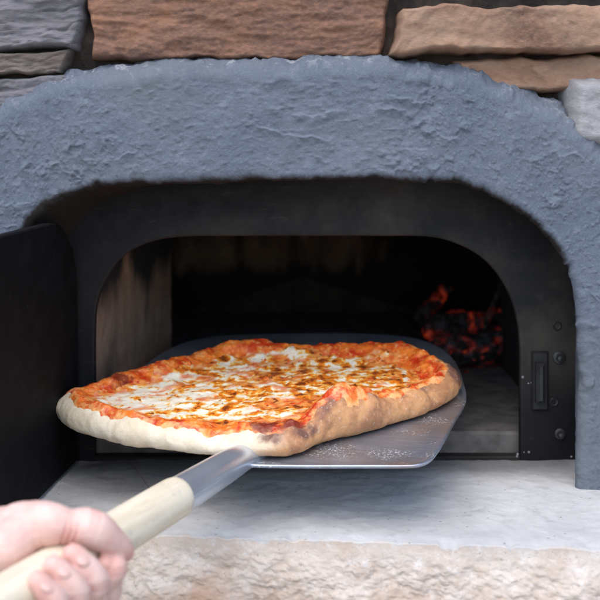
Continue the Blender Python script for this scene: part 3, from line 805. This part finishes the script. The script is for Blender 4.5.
# ------------------------------------------------------------------ pizza
def pizza():
    near = [(55, 411, .014), (61, 421, .010), (77, 430, .009), (110, 438, .009), (150, 444.5, .009), (200, 449, .009), (250, 452, .009), (284, 453, .009), (298, 450, .009), (315, 442, .009),
            (345, 433.5, .009), (380, 425, .009), (415, 413.5, .009), (443, 403, .009), (458, 392, .010), (463, 378, .014)]
    far = [(458, 362, .032), (440, 352, .034), (415, 338, .042), (380, 340, .036), (340, 342, .034), (300, 341, .036), (265, 342, .032), (235, 340, .036), (212, 344, .034),
           (185, 353, .032), (150, 363, .032), (110, 376, .030), (78, 388, .028), (62, 397, .022), (54, 404, .016)]
    O = np.array([pl(*p) for p in near + far])
    c = np.array([O[:, 0].mean(), (O[:, 1].min() + O[:, 1].max()) / 2]); c = np.array([-.02, c[1] - .01])
    th = np.arctan2(O[:, 1] - c[1], O[:, 0] - c[0]); R = np.hypot(*(O - c).T)
    i = np.argsort(th); th, R = th[i], R[i]
    NT = 900; T = np.linspace(-math.pi, math.pi, NT, endpoint=False)
    RR = np.interp(T, np.concatenate([th - 2 * math.pi, th, th + 2 * math.pi]), np.tile(R, 3))
    ker = np.hanning(31); ker /= ker.sum(); RR = np.convolve(np.tile(RR, 3), ker, 'same')[NT:2 * NT]
    q0 = np.stack([np.cos(T) * 3, np.sin(T) * 3, T * 0], -1)
    RR = RR + fbm(q0, 1.5, 3, 5) * .0020
    ex, ey = np.cos(T), np.sin(T)
    rimx, rimy = c[0] + ex * RR, c[1] + ey * RR
    Hr = .029 + fbm(q0, 1.2, 3, 9) * .0042
    def bumpat(p, h, hgt, rad):
        q = pl(*p, h); return hgt * np.exp(-(((rimx - q[0]) ** 2 + (rimy - q[1]) ** 2) / rad ** 2))
    Hr += bumpat((348, 435), .009, .018, .024) + bumpat((374, 429), .009, .010, .022) + bumpat((415, 340), .03, .007, .035) + bumpat((238, 343), .03, .004, .03) + bumpat((310, 341), .03, .002, .05) - bumpat((285, 445), .01, .004, .03) - bumpat((190, 450), .009, .0065, .08) - bumpat((430, 405), .01, .004, .03)
    Hi = .015
    def crust_top(d, X, Y):
        """height of the dough's upper side at distance d in from the outline"""
        h = np.where(d < .017, Hr * (.45 + .55 * np.sqrt(np.clip(1 - ((.017 - d) / .017) ** 2, 0, 1))), Hi + (Hr - Hi) * np.exp(-(np.maximum(0, d - .017) / .021) ** 2))
        q = np.stack([X, Y, X * 0 + 2], -1)
        return h + fbm(q, 32, 3, 21) * .0016 + np.maximum(0, noise(q, 26, 33)) * .004 * sstep(.004, .016, d) * sstep(.06, .02, d)
    root = empty('pizza', (c[0], c[1], plane_z(*c)))
    tag(root, 'oblong cheese pizza with thick pale crust and browned cheese on the metal peel', 'pizza')
    def place(r, h):
        X = c[0] + ex[:, None] * r; Y = c[1] + ey[:, None] * r
        return X, Y
    # crust: underside, swollen edge, top
    ds, hs, kind = [], [], []
    for t in np.linspace(.0, 1, 10): ds.append(.12 * (1 - t) + .013 * t); hs.append(0.); kind.append('u')
    for b_ in np.linspace(math.pi / 2, 0, 12)[1:]: ds.append(.013 * (1 - math.cos(b_))); hs.append(.45 * (1 - math.sin(b_))); kind.append('s')
    for a_ in np.linspace(0, math.pi / 2, 18)[1:]: ds.append(.017 * (1 - math.cos(a_))); hs.append(.45 + .55 * math.sin(a_)); kind.append('t')
    for d_ in np.linspace(.017, .075, 60)[1:]: ds.append(d_); hs.append(None); kind.append('t')
    fr_ = np.linspace(0, 1, 70)[1:]
    cols = []; und = []; dmat = []
    for d_, h_, k_ in zip(ds, hs, kind):
        r = RR - d_; X, Y = c[0] + ex * r, c[1] + ey * r
        if k_ == 't': h = crust_top(np.full(NT, d_), X, Y)
        else: h = Hr * h_ + (fbm(np.stack([X, Y, X * 0 + 4], -1), 34, 3, 22) * .0012 if k_ == 's' else 0)
        cols.append(np.stack([X, Y, plane_z(X, Y) + .0018 + h], -1)); und.append(np.full(NT, 1.0 if k_ == 'u' else (max(0, 1 - h_ / .22) if k_ == 's' else 0)))
        dmat.append(np.full(NT, d_))
    r75 = RR - .075
    for f_ in fr_:
        r = r75 * (1 - f_) + 1e-4; X, Y = c[0] + ex * r, c[1] + ey * r
        cols.append(np.stack([X, Y, plane_z(X, Y) + .0018 + crust_top(RR - r, X, Y)], -1)); und.append(np.zeros(NT)); dmat.append(RR - r)
    P = np.stack(cols, 1); und = np.stack(und, 1)
    nn = fbm(P, 55, 4, 71) * .0010
    P[..., 2] += nn * (und < .9); side = np.zeros_like(P); side[..., 0] = ex[:, None]; side[..., 1] = ey[:, None]
    P += side * (fbm(P, 26, 3, 72) * .0026 + np.maximum(0, noise(P, 48, 76) - .25) * .0045 * (und < .5))[..., None]
    X, Y = P[..., 0], P[..., 1]
    hh = P[..., 2] - plane_z(X, Y)
    toast = sstep(pl(225, 450)[0], pl(300, 452)[0], X + .3 * (Y - pl(268, 452)[1])) * .95 + .25 * sstep(.004, -.0, hh - .01)
    endp = pl(463, 374, .02)
    char = .42 * toast * sstep(.011, .021, hh) * sstep(-.1, .5, fbm(P, 30, 3, 75)) + .9 * np.exp(-(((X - endp[0]) / .03) ** 2 + ((Y - endp[1]) / .05) ** 2)) * sstep(.006, .018, hh)
    for (xx, yy, h_, rd_) in ((300, 432, .022, .020), (328, 428, .018, .014), (268, 436, .024, .015), (372, 412, .02, .012), (425, 396, .02, .010)):
        q = pl(xx, yy, h_); char += .65 * np.exp(-(((X - q[0]) ** 2 + (Y - q[1]) ** 2) / rd_ ** 2)) * sstep(.010, .02, hh)
    o = mesh_obj('crust', P.reshape(-1, 3), grid_faces(*P.shape[:2], wrap_n=True), DOUGH, root, attrs={'under': und, 'toast': toast, 'char': char}); W(root, o)
    # toppings: two sheets that dip under one another where they end
    # how far the sauce stays in from the outline, by where on the rim
    ins = np.full(NT, .014)
    def arc(p, h, val, rad):
        nonlocal ins
        q = pl(*p, h); wgt = np.exp(-(((rimx - q[0]) ** 2 + (rimy - q[1]) ** 2) / rad ** 2)); ins = ins * (1 - wgt) + val * wgt
    for p in ((150, 363), (235, 342), (300, 342), (350, 342), (110, 377), (80, 388), (415, 340)): arc(p, .033, .002, .055)
    for p in ((62, 418), (90, 434), (130, 443), (175, 449)): arc(p, .009, .013, .05)
    for p in ((240, 453), (285, 452)): arc(p, .009, .014, .04)
    for p in ((340, 437), (360, 431)): arc(p, .009, .005, .026)
    for p in ((415, 412), (455, 392)): arc(p, .004, .019, .03)
    ND = 260
    dd = np.concatenate([np.linspace(.0015, .09, 150), .09 + (np.linspace(0, 1, 111)[1:] ** 1) * 9])   # second part is replaced by fractions below
    rows = []
    for j in range(150): rows.append(RR - dd[j])
    r90 = RR - .09
    for f_ in np.linspace(0, 1, 111)[1:]: rows.append(r90 * (1 - f_) + 2e-4)
    r = np.stack(rows, 1); X = c[0] + ex[:, None] * r; Y = c[1] + ey[:, None] * r; D = RR[:, None] - r
    qs = np.stack([X, Y, X * 0], -1)
    base = np.zeros_like(X)
    for j in range(r.shape[1]): base[:, j] = crust_top(D[:, j], X[:, j], Y[:, j])
    m1 = (D - ins[:, None]) + fbm(qs, 26, 4, 90, .5) * .0095 + .003
    lump = np.maximum(0, fbm(qs, 60, 4, 91)) * .0035 + fbm(qs, 130, 3, 92) * .0009
    sh = base + np.clip(m1 / .006, -1, 1) * .0028 + lump * sstep(0, .01, m1)
    # folded flap at the near rim and ragged far rim
    sc = np.exp(-(((X - pl(395, 345, .03)[0]) / .16) ** 2 + ((Y - pl(395, 345, .03)[1]) / .05) ** 2))
    charS = .34 * sstep(.02, .0, D) * sstep(.0, .6, fbm(qs, 20, 3, 94) + .2)
    for (xx, yy, h_, rd_) in ((288, 424, .028, .022), (262, 428, .026, .012), (330, 418, .028, .014), (455, 362, .03, .025), (260, 343, .03, .018), (300, 345, .03, .018), (135, 425, .03, .01), (120, 380, .03, .02)):
        q = pl(xx, yy, h_); charS = charS + .38 * np.exp(-(((X - q[0]) ** 2 + (Y - q[1]) ** 2) / rd_ ** 2))
    def sheet(name, m, h, mat, attrs):
        P = np.stack([X, Y, plane_z(X, Y) + .0018 + h], -1)
        Fc = grid_faces(*P.shape[:2], wrap_n=True)
        keep = (m.ravel()[Fc] > -.006).any(1); Fc = Fc[keep]
        used = np.unique(Fc); mp = np.zeros(P.shape[0] * P.shape[1], int); mp[used] = np.arange(len(used))
        o = mesh_obj(name, P.reshape(-1, 3)[used], mp[Fc], mat, root, attrs={k: v.ravel()[used] for k, v in attrs.items()}); W(root, o)
    sheet('tomato_sauce', m1, sh, SAUCE, {'char': charS, 'thin': sstep(.016, .0, m1)})
    far_in = sstep(-.02, .03, Y - c[1])
    lim = ins[:, None] + .027 + .006 * far_in
    m2 = np.minimum((D - lim) * 1.0 + fbm(qs, 26, 4, 96, .5) * .020, .010 + (fbm(qs, 24, 3, 97, .5) * .5 + .14) * .03)
    ch = base + np.clip(m1 / .006, -1, 1) * .0028 + .0012 + (sstep(-.009, .009, m2) * 2 - 1) * .0014 + sstep(0, .012, m2) * (np.maximum(0, fbm(qs, 38, 2, 98)) * .0020 + fbm(qs, 90, 2, 101) * .0004)
    qx = pl(300, 390, .02)
    def blob(p, rx, ry):
        q = pl(*p, .02); return np.exp(-(((X - q[0]) / rx) ** 2 + ((Y - q[1]) / ry) ** 2))
    brown = .458 + .12 * blob((320, 385), .13, .11) - .10 * blob((160, 390), .07, .08) - .08 * blob((400, 365), .05, .05) + fbm(qs, 16, 3, 99) * .11 + .10 * sstep(.010, .0, m2)
    sheet('melted_cheese', m2, ch, CHEESE, {'brown': brown, 'edge': .30 + .34 * sstep(.022, .0, m2)})
pizza()

# ------------------------------------------------------------------ the hand and forearm of the person holding the peel
def hand():
    u = -axis; k0 = np.array([0, 0, 1.0]); rgt = np.cross(u, k0); rgt /= np.linalg.norm(rgt); up = np.cross(rgt, u)
    # centre of the grip on the handle's axis
    tgrip = None; best = 1e9
    for s_ in np.linspace(0, .5, 500):
        p = HZ(s_); X_ = HX + F * p[0] / (p[1] - CY)
        if abs(X_ - 66) < best: best = abs(X_ - 66); tgrip = s_
    O = HZ(tgrip)
    def cyl(s_, phi, rho): a = math.radians(phi); rho = rho - .0012; return O - up * .0030 + u * s_ + rgt * (rho * math.cos(a)) + up * (rho * math.sin(a))
    def loc(s_, r_, z_): return O + u * s_ + rgt * r_ + up * z_
    caps = []                                              # chains of (point, radius)
    def arcchain(keys, n=14):
        """keys: (s, phi, rho, radius) interpolated smoothly"""
        K = spline(keys, n * (len(keys) - 1) + 1); caps.append([(cyl(a, b, c_), d_) for a, b, c_, d_ in K])
    fing = []
    #        s at knuckle, s at tip, radius, phi of tip
    for (s0, s1, r0, tip) in ((.030, .014, .0092, 4), (.008, -.017, .0102, 46), (-.014, -.038, .0098, 46), (-.036, -.057, .0084, 42)):
        rho = .0188 + r0 * .82; sm_ = lambda t_: s0 * (1 - t_) + s1 * t_
        keys = [(s0 + .004, -160, rho + .004, r0 * 1.14), (s0 + .002, -112, rho + .0012, r0 * 1.02), (s0, -64, rho + .0052, r0 * 1.18), (sm_(.35), -32, rho + .0006, r0 * .94),
                (sm_(.62), -4, rho + .0034, r0 * 1.07), (sm_(.86), tip - 22, rho + .0002, r0 * .96), (s1, tip, rho - .0004, r0 * .80)]
        arcchain(keys); fing.append((s1, tip, rho, r0))
    # thumb: over the top of the handle, tip on its far right flank
    thumb = [(-.008, 152, .046, .0215), (-.010, 126, .0390, .0180), (-.009, 106, .0362, .0158), (-.001, 84, .0325, .0126), (.009, 62, .0335, .0136), (.022, 36, .0300, .0112), (.035, 9, .0286, .0078)]
    arcchain(thumb, 16)
    wrist = loc(.012, -.104, -.002); wr2 = loc(-.022, -.100, -.010)
    fore = wrist + np.array([-.24, -.05, -.03])
    def chain(a, b, ra, rb, n=16): caps.append([(a * (1 - t_) + b * t_, ra * (1 - t_) + rb * t_) for t_ in np.linspace(0, 1, n)])
    for s0 in (.030, .009, -.013, -.034):                   # metacarpals
        chain(cyl(s0 + .004, -160, .0188 + .0114), wrist * .5 + wr2 * .5 + u * s0 * .4, .0112, .0180)
        chain(cyl(s0 * .8, 172, .034), wrist * .55 + wr2 * .45 + u * s0 * .4, .0130, .0180)
    chain(cyl(-.008, 150, .044), wrist, .0215, .0210)        # thenar mass
    chain(cyl(-.010, 122, .038), wrist * .6 + wr2 * .4, .0165, .0200)
    chain(cyl(-.034, 142, .036), wr2, .0150, .0200)         # heel of the hand
    chain(wrist, fore + u * .008, .0225, .034, 30); chain(wr2, fore - u * .014, .0215, .034, 30)
    chain((wrist + wr2) / 2, fore, .0235, .035, 30); chain(cyl(-.020, 148, .044), (wrist + wr2) / 2 + up * .003, .0185, .0225); chain(wrist, wr2, .0225, .0215, 8)
    chain(cyl(-.010, 126, .039), wr2, .0175, .0215); chain(cyl(-.034, 142, .037), cyl(-.010, 126, .039), .0165, .0175, 10); chain(cyl(-.034, 142, .037), (wrist + wr2) / 2, .0165, .022)
    # skin the chains: overlapping balls, fused by a voxel remesh, then relaxed
    V = []; Fc = []
    seg, rg = 16, 9
    sph = [(math.sin(math.pi * i / rg) * math.cos(2 * math.pi * j / seg), math.sin(math.pi * i / rg) * math.sin(2 * math.pi * j / seg), math.cos(math.pi * i / rg)) for i in range(1, rg) for j in range(seg)]
    sph = np.array(sph + [(0, 0, 1), (0, 0, -1)]); nv = len(sph); np_, ns_ = nv - 2, nv - 1
    sf = []
    for i in range(rg - 2):
        for j in range(seg): sf.append((i * seg + j, (i + 1) * seg + j, (i + 1) * seg + (j + 1) % seg, i * seg + (j + 1) % seg))
    for j in range(seg): sf.append((np_, j, (j + 1) % seg)); sf.append((ns_, (rg - 2) * seg + (j + 1) % seg, (rg - 2) * seg + j))
    for ch in caps:
        for p, r_ in ch:
            b = len(V); V += list(sph * r_ + p); Fc += [tuple(x + b for x in f_) for f_ in sf]
    tmp = mesh_obj('hand_tmp', V, Fc, SKIN)
    md = tmp.modifiers.new('r', 'REMESH'); md.mode = 'VOXEL'; md.voxel_size = .0011; md.use_smooth_shade = True
    sm = tmp.modifiers.new('s', 'SMOOTH'); sm.factor = .5; sm.iterations = 4
    dg = bpy.context.evaluated_depsgraph_get(); me = bpy.data.meshes.new_from_object(tmp.evaluated_get(dg), preserve_all_data_layers=False, depsgraph=dg)
    bpy.data.objects.remove(tmp)
    # creases across the finger joints, the thumb joint and the web of the thumb
    nv_ = len(me.vertices); co = np.zeros(nv_ * 3); me.vertices.foreach_get('co', co); co = co.reshape(-1, 3)
    no = np.zeros(nv_ * 3); me.vertices.foreach_get('normal', no); no = no.reshape(-1, 3); dsp = np.zeros(nv_)
    def crease(p, along, reach, deep, lines, wid=.0008):
        along = along / np.linalg.norm(along); d = co - p; a_ = d @ along; lat = np.linalg.norm(d - a_[:, None] * along, axis=1)
        wob = noise(co, 160, 5) * .0007
        for k_ in lines: dsp[:] -= deep * np.exp(-((a_ - k_ + wob) / wid) ** 2) * np.exp(-(lat / reach) ** 4)
    for (s1, tip, rho, r0), (s0, _, _, _) in zip(fing, ((.030, 0, 0, 0), (.008, 0, 0, 0), (-.014, 0, 0, 0), (-.036, 0, 0, 0))):
        for ph, sj in ((-4, s0 * .38 + s1 * .62), (-64, s0)):
            p = cyl(sj, ph, rho + r0 * .9); crease(p, cyl(sj, ph + 8, rho + r0) - cyl(sj, ph - 8, rho + r0), r0 * 1.3, .0006, (-.0022, 0, .0024))
    crease(cyl(.009, 62, .045), cyl(.022, 36, .03) - cyl(-.001, 84, .0325), .016, .0006, (-.0030, -.0005, .0022))
    crease(cyl(-.006, 74, .024), cyl(.009, 62, .03) - cyl(-.010, 106, .036), .016, .0011, (-.0050, -.0012, .0028), .0010)
    crease(cyl(-.012, 110, .030), cyl(-.001, 84, .03) - cyl(-.010, 126, .036), .014, .0008, (-.004, .001), .0010)
    tend = fbm(co, 60, 3, 6) * .0005
    co = co + no * (dsp + tend)[:, None]; me.vertices.foreach_set('co', co.ravel()); me.update()
    me.name = 'person'; me.materials.clear(); me.materials.append(SKIN)
    co = np.zeros(len(me.vertices) * 3); me.vertices.foreach_get('co', co); co = co.reshape(-1, 3)
    pink = np.clip(-dsp / .0007, 0, 1) * .55 + np.maximum(0, fbm(co, 45, 3, 7)) * .5                                # redder at fingertips and knuckles
    for (s1, tip, rho, r0) in fing:
        for (ph, wgt) in ((tip, .8), (0, .35), (-60, .5)): pink += wgt * np.exp(-(((co - cyl(s1, ph, rho)) ** 2).sum(1)) / .010 ** 2)
    pink += .7 * np.exp(-(((co - cyl(.034, 9, .0290)) ** 2).sum(1)) / .013 ** 2) + .5 * np.exp(-(((co - cyl(-.004, 80, .03)) ** 2).sum(1)) / .012 ** 2)
    at = me.attributes.new('pink', 'FLOAT', 'POINT'); at.data.foreach_set('value', np.clip(pink, 0, 1).astype(np.float32))
    me.polygons.foreach_set('use_smooth', [True] * len(me.polygons))
    person = link(bpy.data.objects.new('person', me))
    tag(person, 'bare left hand and forearm gripping the pale wooden peel handle', 'person')
    # nails
    def nail(cn, along, out, wd, ln):
        along = along / np.linalg.norm(along); out = out - along * np.dot(out, along); out /= np.linalg.norm(out); sd_ = np.cross(along, out)
        n_ = 9; P = np.zeros((n_, n_, 3))
        for i in range(n_):
            for j in range(n_):
                a, b = 2 * i / (n_ - 1) - 1, 2 * j / (n_ - 1) - 1
                x_, y_ = a * math.sqrt(1 - b * b / 2), b * math.sqrt(1 - a * a / 2)
                P[i, j] = cn + along * (y_ * ln / 2) + sd_ * (x_ * wd / 2) - out * (x_ * x_ * wd * .22 + y_ * y_ * .0006)
        B = P - out * .0012
        V = np.vstack([P.reshape(-1, 3), B.reshape(-1, 3)]); f1 = grid_faces(n_, n_); f2 = (f1 + n_ * n_)[:, ::-1]
        ring = [i * n_ for i in range(n_)] + [(n_ - 1) * n_ + j for j in range(1, n_)] + [i * n_ + n_ - 1 for i in range(n_ - 2, -1, -1)] + [j for j in range(n_ - 2, 0, -1)]
        Fc = f1.tolist() + f2.tolist() + [(ring[i], ring[i] + n_ * n_, ring[(i + 1) % len(ring)] + n_ * n_, ring[(i + 1) % len(ring)]) for i in range(len(ring))]
        mesh_obj('fingernail', V, Fc, NAIL, person)
    for (s1, tip, rho, r0) in fing:
        ph = tip - 13; p = cyl(s1 - .0005, ph, rho + r0 * .835); q = cyl(s1 - .001, ph + 10, rho + r0 * .705)
        nail(p, q - p, p - cyl(s1, ph, 0), r0 * 1.15, .0095)
hand()
